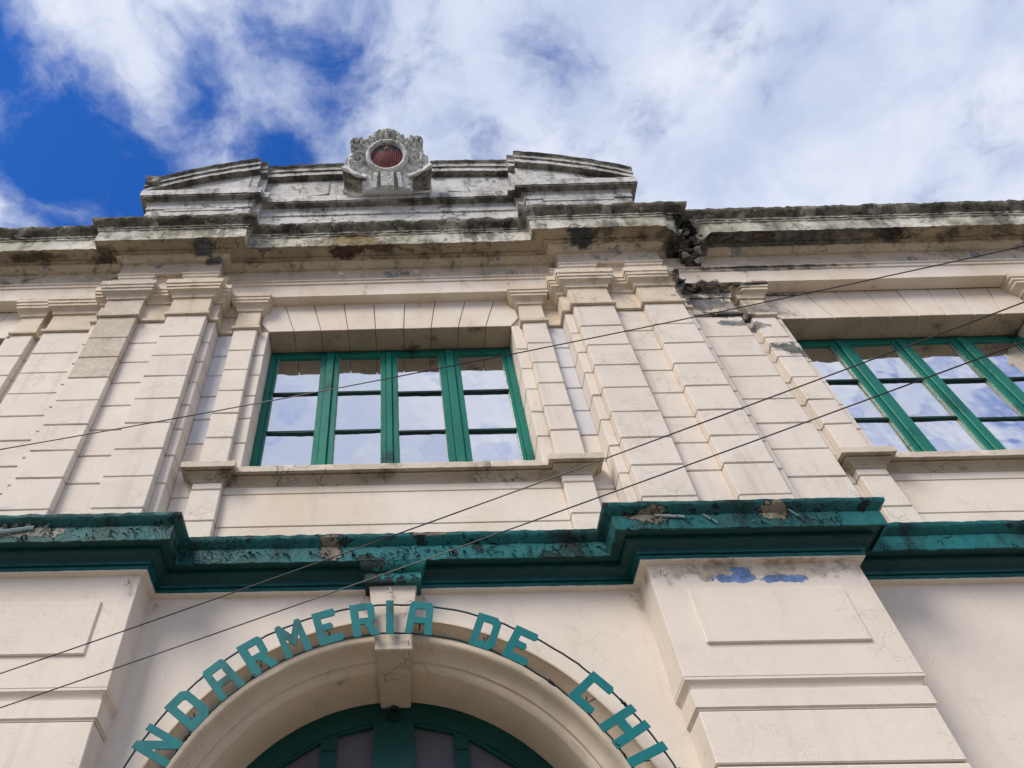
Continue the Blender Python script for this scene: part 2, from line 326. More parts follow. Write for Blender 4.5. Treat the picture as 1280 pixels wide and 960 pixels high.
        if caps:
            s.f.append([o + j for j in range(P)]); s.m.append(mi[0])
            s.f.append([o + (len(st) - 1) * P + j for j in range(P - 1, -1, -1)]); s.m.append(mi[0])
    def build(s, name, mats, parent=None, smooth=None, recalc=True, kind=None):
        me = bpy.data.meshes.new(name); me.from_pydata(s.v, [], s.f)
        if not isinstance(mats, (list, tuple)): mats = [mats]
        for k in mats: me.materials.append(M[k] if isinstance(k, str) else k)
        for p, i in zip(me.polygons, s.m): p.material_index = i
        if recalc:
            bm = bmesh.new(); bm.from_mesh(me); bmesh.ops.recalc_face_normals(bm, faces=bm.faces); bm.to_mesh(me); bm.free()
        if smooth is not None:
            me.polygons.foreach_set('use_smooth', [True] * len(me.polygons)); me.set_sharp_from_angle(angle=math.radians(smooth))
        ob = bpy.data.objects.new(name, me); COL.objects.link(ob)
        if parent: ob.parent = parent; ob.matrix_parent_inverse = Matrix.Identity(4)
        if kind: ob['kind'] = kind
        return ob

def empty(name, parent=None, loc=(0, 0, 0)):
    o = bpy.data.objects.new(name, None); COL.objects.link(o); o.location = loc; o.empty_display_size = .2
    if parent: o.parent = parent
    return o
def tag(o, label=None, cat=None, group=None, kind=None):
    for k, v in (('label', label), ('category', cat), ('group', group), ('kind', kind)):
        if v: o[k] = v
    return o
def plan_path(bp, y_end=None):
    """[(x, Y) ...]: from x on the plan lies at Y -> orthogonal polyline"""
    pts = []
    for i, (x, Y) in enumerate(bp):
        if i and abs(bp[i - 1][1] - Y) > 1e-6: pts.append((x, bp[i - 1][1]))
        if i == 0 or i == len(bp) - 1 or abs(bp[i - 1][1] - Y) > 1e-6: pts.append((x, Y))
    return pts
def mirror(bp_half, y0):
    """bp_half: breakpoints for x>0 ; y0 is the plane at the axis; returns the full list"""
    full = []; half = [(0, y0)] + bp_half
    for i in range(len(half) - 1, 0, -1): full.append((-half[i][0], half[i][1] if i == len(half) - 1 else half[i][1]))
    # left side: at -x the plane to its right is the previous one
    full = [(-half[-1][0], half[-1][1])] + [(-half[i][0], half[i - 1][1]) for i in range(len(half) - 1, 0, -1)]
    full += half[1:]
    return full

# ------------------------------------------------------------------ ground and street
g = MB(); g.add([(-900, -900, -.16), (900, -900, -.16), (900, 900, -.16), (-900, 900, -.16)], [(0, 1, 2, 3)]); tag(g.build('ground', 'soil'), kind='structure')
g = MB(); g.add([(-300, -14.5, -.13), (300, -14.5, -.13), (300, -5.2, -.13), (-300, -5.2, -.13)], [(0, 1, 2, 3)]); tag(g.build('road', 'asphalt'), kind='structure')
g = MB()
for k in range(-20, 21): g.add([(k * 4 - 1, -9.9, -.126), (k * 4 + 1, -9.9, -.126), (k * 4 + 1, -9.78, -.126), (k * 4 - 1, -9.78, -.126)], [(0, 1, 2, 3)])
tag(g.build('road_marking', 'paint_white'), kind='structure')
g = MB(); g.box(-300, 300, -5.0, .4, -.15, 0); g.box(-300, 300, -19, -14.7, -.15, 0); tag(g.build('pavement', 'paving'), kind='structure')
g = MB(); g.box(-300, 300, -5.2, -5.003, -.155, .004, .02); g.box(-300, 300, -14.697, -14.5, -.155, .004, .02); tag(g.build('kerb', 'kerb'), kind='structure')

# ------------------------------------------------------------------ the building
B = tag(empty('public_building'), 'old cream painted two storey stucco building with green string course, arched doorway and broken pediment', 'building')

BC = 5.31
COURSES = [5.25, 5.56, 5.895, 6.212, 6.535, 6.862, 7.188, 7.507, 7.828, 8.192]
# plan of the upper storey to the right of the axis: (x0, x1, Y, kind)
SEG = [(1.265, 1.369, 0.0, 'jamb'), (1.369, 1.61, -.07, 'small'), (1.61, 1.785, 0.0, 'gap'), (1.785, 1.863, -.175, 'step'), (1.863, 2.27, -.26, 'pil'),
       (2.27, 2.58, -.185, 'strip'), (2.58, 2.97, -.26, 'pil'), (2.97, 3.055, -.185, 'step'), (3.055, 3.59, -.09, 'side'), (3.59, 3.70, 0.0, 'gap2'),
       (3.70, 3.941, -.07, 'small'), (3.941, 4.045, 0.0, 'jamb'),
       (6.575, 6.679, 0.0, 'jamb'), (6.679, 6.92, -.07, 'small'), (6.92, 7.03, 0.0, 'gap2'), (7.03, 7.56, -.09, 'side')]
GAP = .0045
def course_block(parent, x0, x1, Y, z0, z1, mat, back=.14, name='stone_block'):
    k = MB(); k.box(x0, x1, Y + random.uniform(-.0015, .0015), back, z0 + GAP, z1 - GAP, .0065, 0, .0022)
    return k.build(name, mat, parent)

# carcass (recessed joint ground, walls behind, openings left free)
k = MB()
k.box(-1.28, 1.28, .016, .5, 5.1, 6.10)
for cx in (0,):
    pass
for s_ in (-1, 1):
    X = lambda x: s_ * x
    k.box(X(1.28), X(4.03), .016, .5, 5.1, 8.95)
    k.box(X(4.03), X(6.59), .016, .5, 5.1, 6.10)
    k.box(X(6.59), X(12), .016, .5, 5.1, 8.95)
    k.box(X(4.03), X(6.59), .016, .5, 8.27, 8.95)
    for (x0, x1, Y, kd) in SEG:
        if kd in ('pil', 'small', 'side', 'step', 'strip'):
            k.box(X(x0 + .012), X(x1 - .012 if kd not in ('step',) else x1), Y + .012, .0155, 5.1, 8.9)
k.box(-1.28, 1.28, .016, .5, 8.27, 8.95)
k.build('joint_backing', 'joint', B)
k = MB()
k.box(-12, 12, .35, .55, 8.951, 11.0); k.box(-12, 12, -.10, .9, 9.0, 9.6)
for s_ in (-1, 1): k.box(s_ * 11.8, s_ * 12, .5, 9, 0, 9.6)
k.box(-12, 12, 8.8, 9, 0, 9.6); k.box(-12, 12, .9, 9.1, 9.3, 9.58)
k.box(-11.8, 11.8, .551, 8.8, 5.0, 5.2)
k.build('rear_wall', 'lower', B)
k = MB()
for cx in (-BC, 0, BC):
    k.box(cx - 1.6, cx + 1.6, 2.4, 2.5, 5.21, 9.2); k.box(cx - 1.6, cx - 1.5, .56, 2.4, 5.21, 9.2); k.box(cx + 1.5, cx + 1.6, .56, 2.4, 5.21, 9.2)
k.build('room_partition', 'room', B)

# pilasters, strips and their blocks
upath_bp = []
def block_rows(z_lo=5.25): return [(max(a, z_lo), b_) for a, b_ in zip(COURSES, COURSES[1:]) if b_ > z_lo + .02]
kind_name = dict(jamb='jamb_strip', small='small_pilaster', gap='wall_strip', gap2='wall_strip', step='corner_strip', pil='pilaster', strip='wall_strip', side='side_pilaster')
for s_ in (-1, 1):
    for (x0, x1, Y, kd) in SEG:
        P = empty(kind_name[kd], B)
        for ri, (z0, z1) in enumerate(block_rows(6.142 if kd in ('jamb', 'small') else 5.25)):
            mat = 'block'
            if kd == 'gap' and z0 > 6.5: mat = 'blue_block'
            if s_ < 0 and 2.5 < x0 < 2.7 and z0 > 7.15: mat = 'rough_block'
            back = .27 if kd == 'jamb' else .12
            if kd == 'jamb' and z1 > 8.0: z1 = 8.247
            course_block(P, s_ * x0, s_ * x1, Y, z0, z1, mat, back)
        if kd == 'small':       # pedestal below the sill
            for z0, z1 in ((5.25, 5.585), (5.585, 5.915), (5.915, 5.995)):
                course_block(P, s_ * x0, s_ * x1, Y, z0, z1, 'block', .12, 'pedestal_block')
    # far plain wall
    P = empty('wall_strip', B)
    for z0, z1 in block_rows(): course_block(P, s_ * 7.562, s_ * 11.95, 0, z0, z1, 'block', .12)
# below the windows: plain panels
for cx in (-BC, 0, BC):
    P = empty('panel_wall', B, (0, 0, 0))
    for z0, z1 in ((5.25, 5.572), (5.572, 5.915), (5.915, 6.0)):
        k = MB(); k.box(cx - 1.368, cx + 1.368, random.uniform(-.001, .001), .1, z0 + .004, z1 - .003, .004); k.build('wall_panel', 'wall', P)

# voussoirs of the flat window heads
def window_head(cx):
    P = empty('flat_arch', B)
    top = [-1.46, -1.145, -.83, -.50, -.17, .17, .50, .83, 1.145, 1.46]; bot = [-1.262, -1.0, -.715, -.432, -.147, .147, .432, .715, 1.0, 1.262]
    for i in range(9):
        g_ = .004
        pts = [(cx + bot[i] + g_, 8.245), (cx + bot[i + 1] - g_, 8.245), (cx + top[i + 1] - g_, 8.76), (cx + top[i] + g_, 8.76)]
        if i == 0: pts[3] = (cx - 1.355, 8.76); pts.append((cx - 1.355, 8.39))
        if i == 8: pts[2] = (cx + 1.355, 8.39); pts.insert(3, (cx + 1.355, 8.76))
        k = MB(); y = random.uniform(-.002, .002); k.prism(pts, y, .272)
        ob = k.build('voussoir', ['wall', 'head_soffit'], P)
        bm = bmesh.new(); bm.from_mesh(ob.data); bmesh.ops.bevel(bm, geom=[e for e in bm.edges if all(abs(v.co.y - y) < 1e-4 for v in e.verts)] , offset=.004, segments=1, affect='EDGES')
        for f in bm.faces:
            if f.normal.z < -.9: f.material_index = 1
        bm.to_mesh(ob.data); bm.free()
for cx in (-BC, 0, BC): window_head(cx)

# capitals: moulding swept along the plan, cut at the mitres into one capital per pilaster
CAPP = [(-.03, 8.194), (.0, 8.196), (.026, 8.199), (.028, 8.228), (.002, 8.236), (0, 8.38), (0, 8.524), (.018, 8.524), (.02, 8.55), (.03, 8.575), (.05, 8.596), (.074, 8.606), (.074, 8.644),
        (.086, 8.648), (.086, 8.69), (.097, 8.694), (.098, 8.765), (-.06, 8.785)]
def hurtcap(x, y, z, o):
    if 2.95 < x < 3.75 and z > 8.55 and o > .03:
        f = max(0, noise.noise(Vector((x * 7, y * 5, z * 9))) + .35) * .13; y += f; z += f * .3 * (1 if z < 8.65 else -1)
    return x, y, z
def caps(s_, segs, closed):
    pts = []; ranges = []
    for (x0, x1, Y, kd) in segs:
        a = (x0, Y); b_ = (x1, Y)
        if pts and abs(pts[-1][1] - Y) > 1e-6: pts.append(a)
        if not pts: pts.append((x0, 0.1)); pts.append(a)
        i = len(pts) - 1
        pts.append(b_); ranges.append((i, len(pts) - 1, kd))
    pts.append((segs[-1][1], .1))
    if s_ < 0: 
        pts = [(-x, y) for x, y in reversed(pts)]; n = len(pts) - 1
        ranges = [(n - b_, n - a, kd) for a, b_, kd in ranges][::-1]
    for q, (a, b_, kd) in enumerate(ranges):
        a2 = a - 1 if (q == 0 or pts[a][0] == pts[a - 1][0]) and (pts[a - 1][1] > pts[a][1]) else a   # include the return that belongs to this piece
        b2 = b_ + 1 if (b_ + 1 < len(pts) and pts[b_ + 1][1] > pts[b_][1]) else b_
        k = MB(); k.sweep(pts, CAPP, None, a2, b2, .04, .0035, caps=True, hurt=hurtcap)
        k.build('capital' if kd in ('pil', 'small', 'side') else 'capital_band', 'rough_block' if s_ < 0 and kd == 'pil' and min(abs(pts[a][0]), abs(pts[b_][0])) > 2.5 else 'band', B, smooth=28)
main_group = [s for s in SEG if s[3] != 'jamb']
for s_ in (-1, 1):
    caps(s_, [s for s in main_group if s[0] < 4], False)
    caps(s_, [s for s in main_group if s[0] > 6], False)

# entablature
F_half = [(1.785, -.20), (1.87, -.27), (2.27, -.215), (2.58, -.27), (2.985, -.20), (3.06, -.17), (12.0, -.17)]
fp = plan_path(mirror(F_half, -.13))
k = MB()
k.sweep(fp, [(-.16, 8.741), (-.014, 8.741), (-.014, 8.968), (.0, 8.972), (.0, 9.018), (.014, 9.02), (.014, 9.036), (-.03, 9.038)], None, step=.08, jit=.0025)
k.build('architrave', 'wall', B, smooth=25)
C_half = [(1.875, -.27), (2.99, -.17), (12.0, -.17)]
cp = plan_path(mirror(C_half, -.13))
k = MB(); k.sweep(cp, [(-.05, 9.03), (0, 9.03), (0, 9.14), (0, 9.26), (-.05, 9.262)], None, step=.06, jit=.004)
k.build('frieze', 'frieze', B, smooth=25)
def hurt(x, y, z, o):
    d = math.hypot((x - 3.32) / .26, (z - 9.36) / .30)
    if d < 1 and o > .02:
        f = (1 - d) * (.16 + .25 * noise.noise(Vector((x * 9, y * 9, z * 12))))
        y += max(0, f) * (1.2 if z < 9.56 else .25); x += noise.noise(Vector((z * 13, y * 9, x * 8))) * .07 * (1 - d); z += noise.noise(Vector((z * 11, x * 12, 3))) * .06 * (1 - d)
    elif 3.1 < x < 4.3 and o > .05 and z < 9.5:
        f = max(0, noise.noise(Vector((x * 6, 2, z * 8)))) * .06 * (4.3 - x); y += f * .6; z += f * .6
    if z > 9.6: z += .030 * noise.noise(Vector((x * 5, 7, 1))) + .020 * noise.noise(Vector((x * 21, 3, 1)))
    return x, y, z
CP = [(-.02, 9.255), (.028, 9.256), (.03, 9.272), (.05, 9.285), (.08, 9.308), (.088, 9.322), (.135, 9.325), (.137, 9.342), (.205, 9.345), (.27, 9.343), (.272, 9.318), (.285, 9.318),
      (.287, 9.41), (.287, 9.52), (.300, 9.524), (.301, 9.548), (.312, 9.552), (.314, 9.574), (.324, 9.59), (.345, 9.608), (.37, 9.632), (.384, 9.655), (.388, 9.69), (.375, 9.706), (.15, 9.73), (-.2, 9.74)]
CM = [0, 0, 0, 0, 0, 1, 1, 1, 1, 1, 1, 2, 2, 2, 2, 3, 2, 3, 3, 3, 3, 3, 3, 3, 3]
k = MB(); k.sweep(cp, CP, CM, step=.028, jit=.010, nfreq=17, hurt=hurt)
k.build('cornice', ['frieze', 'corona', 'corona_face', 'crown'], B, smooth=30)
# broken masonry at the corner of the right-hand cornice
k = MB(); rnd = random.Random(3)
def lump(k, c, r, sq, mi):
    bm = bmesh.new()
    for _ in range(11):
        p = Vector((rnd.uniform(-1, 1), rnd.uniform(-1, 1), rnd.uniform(-1, 1))); p = p / max(abs(p.x), abs(p.y), abs(p.z)) * rnd.uniform(.75, 1.1)
        bm.verts.new((c[0] + p.x * r * sq[0], c[1] + p.y * r * sq[1], c[2] + p.z * r * sq[2]))
    bmesh.ops.convex_hull(bm, input=bm.verts); bmesh.ops.delete(bm, geom=[v for v in bm.verts if not v.link_faces], context='VERTS'); bm.verts.index_update()
    k.add([v.co[:] for v in bm.verts], [[v.index for v in f.verts] for f in bm.faces], mi); bm.free()
for i in range(70):
    f = rnd.random(); x = 3.36 + rnd.gauss(0, .07); z = 9.07 + .42 * f; y = -.17 - .22 * f + rnd.uniform(-.03, .05)
    if abs(x - 3.3) > .15: z = 9.24 + rnd.uniform(0, .09)
    lump(k, (x, y, z), rnd.uniform(.018, .048), (rnd.uniform(.8, 1.6), 1, rnd.uniform(.6, 1.0)), 1 if rnd.random() < .15 else 0)
for i in range(26): lump(k, (rnd.uniform(3.4, 4.3), rnd.uniform(-.42, -.28), 9.335), rnd.uniform(.012, .03), (1.8, 1, .5), 0)
for c in ((3.30, -.27, 9.15), (3.42, -.24, 9.07)): lump(k, c, .042, (1.3, 1, .8), 1)
for i in range(24): lump(k, (rnd.uniform(3.05, 3.6), -.12 - rnd.uniform(0, .05), rnd.uniform(8.62, 8.7)), rnd.uniform(.015, .03), (1.8, 1, .7), 0)
k.build('broken_masonry', ['rust', 'rubble_pale'], B, kind='stuff')

# attic and broken segmental pediment
A_half = [(1.66, -.20), (1.745, -.27), (3.07, -.27)]
ab = mirror(A_half, -.13); ap = plan_path(ab); ap = [(-3.07, .5)] + ap + [(3.07, .5)]
AP = [(-.02, 9.6), (0, 9.62), (0, 10.0), (0, 10.3), (0, 10.655), (.017, 10.66), (.017, 10.80), (.035, 10.815), (.05, 10.83), (.105, 10.838), (.108, 10.86), (.118, 10.865), (.122, 11.0), (.112, 11.018), (-.2, 11.035)]
AM = [0, 0, 0, 0, 0, 0, 0, 1, 1, 1, 1, 0, 1, 1]
k = MB(); k.sweep(ap, AP, AM, step=.035, jit=.007, nfreq=15); k.build('attic_wall', ['attic', 'attic_edge'], B, smooth=30)
for s_ in (-1, 1):
    k = MB(); k.box(s_ * 1.95, s_ * 2.85, -.283, -.2, 10.60, 10.75, .006, 0, .003); k.build('attic_panel', 'attic', B)
k = MB(); k.box(-1.5, 1.5, -.142, -.1, 10.36, 10.53, .006, 0, .002); k.build('attic_panel', 'attic', B)
RT = [(0, 12.025), (.6, 12.02), (1.1, 12.01), (1.62, 11.975), (1.8, 11.93), (2.1, 11.835), (2.4, 11.725), (2.6, 11.64), (2.8, 11.535), (3.0, 11.42), (3.22, 11.26)]
def rtop(x):
    x = abs(x)
    for (a, za), (b_, zb) in zip(RT, RT[1:]):
        if x <= b_: return za + (zb - za) * (x - a) / (b_ - a)
    return RT[-1][1]
def raking(s_, x0, x1, Y, name):
    RP = [(0, -.255), (.03, -.252), (.088, -.245), (.09, -.15), (.112, -.142), (.118, -.105), (.122, -.06), (.14, -.045), (.145, -.004), (.12, .008), (-.5, .02)]
    RM = [1, 1, 0, 1, 0, 1, 1, 2, 2, 2]
    k = MB(); n = int((x1 - x0) / .045); P_ = len(RP)
    for i in range(n + 1):
        x = x0 + (x1 - x0) * i / n
        for j, (o, h_) in enumerate(RP):
            nv = noise.noise_vector(Vector((x * 16, j * 1.9, s_ * 4 + Y))) * (.009 if 0 < j < P_ - 1 else 0)
            h2 = h_ * (.93 if x > 2 else 1)
            k.v.append((s_ * x + nv.x * .3, Y - o + nv.y, rtop(x) + h2 + nv.z + (.015 * noise.noise(Vector((x * 6, s_, 2))) if j > 6 else 0)))
    for i in range(n):
        for j in range(P_ - 1): k.f.append([i * P_ + j, (i + 1) * P_ + j, (i + 1) * P_ + j + 1, i * P_ + j + 1]); k.m.append(RM[j])
    k.f.append(list(range(P_))); k.m.append(1); k.f.append([n * P_ + j for j in range(P_ - 1, -1, -1)]); k.m.append(1)
    return k.build(name, ['attic', 'attic_edge', 'attic_top'], B, smooth=30)
for s_ in (-1, 1):
    raking(s_, 1.745, 3.2, -.27, 'raking_cornice'); raking(s_, 1.66, 1.744, -.20, 'raking_cornice'); raking(s_, .60, 1.659, -.13, 'raking_cornice')
    # tympanum walls
    for (x0, x1, Y) in ((.60, 1.66, -.13), (1.66, 1.745, -.20), (1.745, 3.07, -.27)):
        xs = [x0 + (x1 - x0) * i / 8 for i in range(9)]
        pts = [(s_ * x0, 10.99), (s_ * x1, 10.99)] + [(s_ * x, rtop(x) - .08 if x < 2.6 else max(11.03, rtop(x) - .2)) for x in reversed(xs)]
        k = MB(); k.prism(pts, Y, .45); k.build('tympanum', 'attic', B)
    # raised panel field in each tympanum
    pts = [(s_ * x, rtop(x) - .32) for x in (.80, 1.1, 1.5)]; pts = [(s_ * .80, 11.35), (s_ * 1.5, 11.16)][::1] + pts[::-1]
    k = MB(); k.prism([(s_ * .80, 11.30), (s_ * 1.50, 11.14), (s_ * 1.50, rtop(1.5) - .32), (s_ * .80, rtop(.8) - .32)], -.142, -.1); k.build('tympanum_panel', 'attic', B)
    k = MB(); k.prism([(s_ * 1.85, 11.10), (s_ * 2.55, 11.10), (s_ * 1.85, rtop(1.85) - .33)], -.284, -.2); k.build('tympanum_panel', 'attic', B)
k = MB(); k.prism([(-.62, 10.99), (.62, 10.99), (.62, 11.55), (.45, 11.35), (-.45, 11.35), (-.62, 11.55)], -.128, .40); k.build('tympanum', 'attic_edge', B)
# broken end block of the left raking cornice
k = MB(); k.box(-3.20, -3.02, -.42, -.2, 11.20, 11.42, .02, 0, .025); k.build('loose_end_block', 'attic_edge', B)

# green string course between the storeys
L_half = [(1.719, -.27), (3.13, 0.0), (12.0, 0.0)]
lp = plan_path(mirror(L_half, 0.0))
GP = [(-.05, 4.90), (.0, 4.922), (.044, 4.926), (.046, 4.936), (.052, 4.937), (.053, 4.960), (.040, 4.963), (.040, 4.972), (.062, 4.974), (.063, 4.984), (.068, 5.002), (.088, 5.020), (.118, 5.030), (.120, 5.036), (.128, 5.038), (.128, 5.070), (.190, 5.080), (.192, 5.062), (.206, 5.062),
      (.208, 5.12), (.208, 5.18), (.198, 5.183), (.200, 5.19), (.222, 5.205), (.242, 5.222), (.255, 5.238), (.258, 5.262), (.245, 5.272), (-.1, 5.31)]
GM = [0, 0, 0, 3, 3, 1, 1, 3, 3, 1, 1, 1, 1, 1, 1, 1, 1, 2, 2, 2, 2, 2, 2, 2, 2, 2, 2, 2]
def hurtg(x, y, z, o):
    if z > 5.05:
        a = noise.noise(Vector((x * 9, z * 3, 5))); y += .006 * a; z += .005 * noise.noise(Vector((x * 22, y, 9)))
        if z > 5.25: z += .008 * noise.noise(Vector((x * 13, 1, 1)))
    return x, y, z
k = MB(); k.sweep(lp, GP, GM, step=.03, jit=.0035, nfreq=22, hurt=hurtg); k.build('string_course', ['lower', 'teal_shaded', 'teal_peel', 'teal_lip'], B, smooth=32)
# green block of the string course over the keystone
k = MB(); n = 13
ks = [(-.01, 4.908), (.150, 4.911), (.158, 4.925), (.156, 4.985), (.150, 4.992), (.165, 5.0), (.182, 5.02), (.196, 5.05), (.200, 5.075), (0, 5.079)]
k.sweep([(-.038, .0), (-.038, -.004), (.038, -.004), (.038, .0)], ks, [0] * 9, step=.02, jit=.006, nfreq=18); k.build('string_course_block', 'teal_peel', B, smooth=35)
# curled paint flakes on the string course
k = MB(); rnd = random.Random(11)
def flake(x, Y, z, s, big=False):
    a = rnd.uniform(0, 6.28); c, d = math.cos(a), math.sin(a); vs = []
    for i in range(4):
        f = i / 3; up = (f * f) * s * .6
        for j in (-1, 1):
            u = (f - .5) * s; v = j * s * .32 * (1 - .3 * f) * rnd.uniform(.7, 1.2); vs.append((x + u * c - v * d, Y - .002 - up, z + (u * d + v * c) * .6))
    k.add(vs, [(0, 1, 3, 2), (2, 3, 5, 4), (4, 5, 7, 6)])
for i in range(220):
    x = rnd.uniform(-3.05, 3.05); Yp = -.27 if abs(x) > 1.73 else 0
    flake(x, Yp - .212, rnd.uniform(5.085, 5.17), rnd.uniform(.015, .045))
k.build('paint_flake', 'teal_peel', B, recalc=False, kind='stuff')
k = MB()
for x0, z0, x1, z1, s_ in ((-2.72, 5.135, -2.48, 5.175, .05), (-2.42, 5.13, -2.38, 5.22, .03), (-2.78, 5.12, -2.70, 5.17, .04), (1.80, 5.17, 2.0, 5.155, .03), (2.13, 5.17, 2.2, 5.10, .025), (2.72, 5.2, 2.78, 5.12, .025)):
    Yp = -.47; n = 7; vs = []
    for i in range(n):
        f = i / (n - 1); x = x0 + (x1 - x0) * f; z = z0 + (z1 - z0) * f
        for q in range(5):
            a = math.pi * q / 4; vs.append((x, Yp - .018 - s_ * .35 * math.sin(a) * (1 - .3 * f), z + s_ * .45 * math.cos(a) + .004 * math.sin(i * 3)))
    k.add(vs, [(i * 5 + q, i * 5 + q + 1, (i + 1) * 5 + q + 1, (i + 1) * 5 + q) for i in range(n - 1) for q in range(4)])
k.build('paint_curl', 'flake', B, recalc=False, kind='stuff')

# ------------------------------------------------------------------ lower storey
ZC = 3.11
def arc(cx, R, a0=-90, a1=90, n=64): return [(cx + R * math.sin(math.radians(a0 + (a1 - a0) * i / n)), ZC + R * math.cos(math.radians(a0 + (a1 - a0) * i / n))) for i in range(n + 1)]
def lower_bay(cx, half):
    P = B
    # spandrel wall with the arched opening
    k = MB(); a = arc(cx, 1.614); vs = []; 
    half += .045
    top = [(cx - half + 2 * half * i / 64, 4.93) for i in range(65)]
    for (x, z), (xt, zt) in zip(a, top): vs += [(x, 0, z), (xt, 0, zt)]
    k.add(vs, [(2 * i, 2 * i + 2, 2 * i + 3, 2 * i + 1) for i in range(64)])
    for s_ in (-1, 1):
        xo, xi = cx + s_ * half, cx + s_ * 1.614
        k.add([(xi, 0, 0), (xo, 0, 0), (xo, 0, ZC), (xi, 0, ZC), (xo, 0, 4.93)], [(0, 1, 2, 3), (3, 2, 4)])
    k.build('spandrel_wall', 'lower', P)
    prof = [(1.614, 0.0), (1.612, -.012), (1.600, -.012), (1.598, .02), (1.585, .06), (1.568, .09), (1.556, .105), (1.548, .095), (1.538, .072), (1.52, .058), (1.50, .055), (1.482, .062), (1.470, .08),
            (1.462, .10), (1.452, .125), (1.43, .15), (1.408, .162), (1.403, .165), (1.402, .182), (1.385, .186), (1.357, .214), (1.350, .225), (1.350, .45), (1.350, .66)]
    k = MB(); n = 96
    pts = [(-1.0, None)]
    for i in range(n + 1):
        an = math.radians(-90 + 180 * i / n)
        for R, Y in prof:
            q = .003 * noise.noise(Vector((an * 9, R * 30, Y * 9))); k.v.append((cx + (R + q) * math.sin(an), Y + q, ZC + (R + q) * math.cos(an)))
    Pn = len(prof)
    for i in range(n):
        for j in range(Pn - 1): k.f.append([i * Pn + j, (i + 1) * Pn + j, (i + 1) * Pn + j + 1, i * Pn + j + 1]); k.m.append(0)
    # straight legs down to the ground
    for s_ in (-1, 1):
        o = len(k.v)
        for z in (ZC, 0):
            for R, Y in prof: k.v.append((cx + s_ * R, Y, z))
        for j in range(Pn - 1): k.f.append([o + j, o + j + 1, o + Pn + j + 1, o + Pn + j]); k.m.append(0)
    k.build('archivolt', 'arch', P, smooth=40)
    # keystone
    k = MB()
    fr = [(-.166, 4.918), (.166, 4.918), (.128, 4.60), (.122, 4.415), (-.122, 4.415), (-.128, 4.60)]
    bk = [(-.14, 4.918), (.14, 4.918), (.112, 4.60), (.105, 4.412), (-.105, 4.412), (-.112, 4.60)]
    vs = [(cx + x, -.115, z) for x, z in fr] + [(cx + x, .60, z) for x, z in bk]
    k.add(vs, [(0, 1, 2, 5), (5, 2, 3, 4), (11, 10, 9, 6), (6, 9, 8, 7)] + [(i, (i + 1) % 6, 6 + (i + 1) % 6, 6 + i) for i in range(6)])
    ob = k.build('keystone', 'keystone', P)
    bm = bmesh.new(); bm.from_mesh(ob.data); bmesh.ops.bevel(bm, geom=list(bm.edges), offset=.006, segments=2, affect='EDGES', clamp_overlap=True); bm.to_mesh(ob.data); bm.free()
    # door in the arch
    D = empty('door', P)
    k = MB(); Yd = .60
    ro, ri = arc(cx, 1.348, n=64), arc(cx, 1.205, n=64); vs = []
    for (x, z), (x2, z2) in zip(ro, ri): vs += [(x, Yd, z), (x2, Yd, z2), (x2, Yd + .07, z2)]
    k.add(vs, [(3 * i, 3 * i + 3, 3 * i + 4, 3 * i + 1) for i in range(64)] + [(3 * i + 1, 3 * i + 4, 3 * i + 5, 3 * i + 2) for i in range(64)])
    for s_ in (-1, 1): k.box(cx + s_ * 1.205, cx + s_ * 1.348, Yd, Yd + .07, 0, ZC)
    k.build('door_frame', 'door_green', D)
    def zt(x): return ZC + math.sqrt(max(.01, 1.215 ** 2 - x * x))
    bars = [(-.155, .122, -.012), (-.513, -.405, 0.012), (.385, .487, .012), (-.86, -.765, .012), (.825, .92, .012), (-1.2, -1.15, .014), (1.15, 1.2, .014)]
    for a0, a1, dy in bars:
        k = MB(); k.prism([(cx + a0, 2.6), (cx + a1, 2.6), (cx + a1, zt(a1)), (cx + a0, zt(a0))], Yd + dy, Yd + .06); k.build('mullion', 'door_green', D)
    k = MB(); k.box(cx - .02, cx + .0, Yd - .016, Yd, 2.6, zt(0) - .12); k.box(cx - .10, cx - .088, Yd - .014, Yd, 2.6, zt(0)); k.box(cx + .055, cx + .067, Yd - .014, Yd, 2.6, zt(0)); k.build('mullion_bead', 'door_green', D)
    for a0, a1 in ((-.405, -.155), (.122, .385), (-.765, -.513), (.487, .825), (-1.15, -.86), (.92, 1.15)):
        k = MB(); k.prism([(cx + a0, 2.6), (cx + a1, 2.6), (cx + a1, zt(a1) + .02), (cx + a0, zt(a0) + .02)], Yd + .045, Yd + .052); k.build('fanlight_pane', 'door_glass', D)
        k = MB()   # glazing beads round each pane
        zz = lambda x: zt(x) + .002
        k.prism([(cx + a0, zz(a0) - .03), (cx + a1, zz(a1) - .03), (cx + a1, zz(a1)), (cx + a0, zz(a0))], Yd + .008, Yd + .044)
        k.build('glazing_bead', 'door_green', D)
    for a0, a1 in ((-.503, -.415), (.395, .477)):
        k = MB(); k.box(cx + a0, cx + a1, Yd + .002, Yd + .013, 4.12, 4.127); k.build('rail_line', 'bar_dark', D)
    k = MB(); k.box(cx - 1.2, cx + 1.2, Yd - .03, Yd + .07, 2.45, 2.62, .01); k.build('transom', 'door_green', D)
    for s_ in (-1, 1):
        k = MB(); k.box(cx + s_ * .005, cx + s_ * 1.2, Yd + .01, Yd + .06, .02, 2.449)
        for z0, z1 in ((.2, .9), (1.05, 1.5), (1.65, 2.3)): k.box(cx + s_ * .15, cx + s_ * 1.05, Yd - .008, Yd + .02, z0, z1, .015)
        k.build('door_leaf', 'door_green', D)
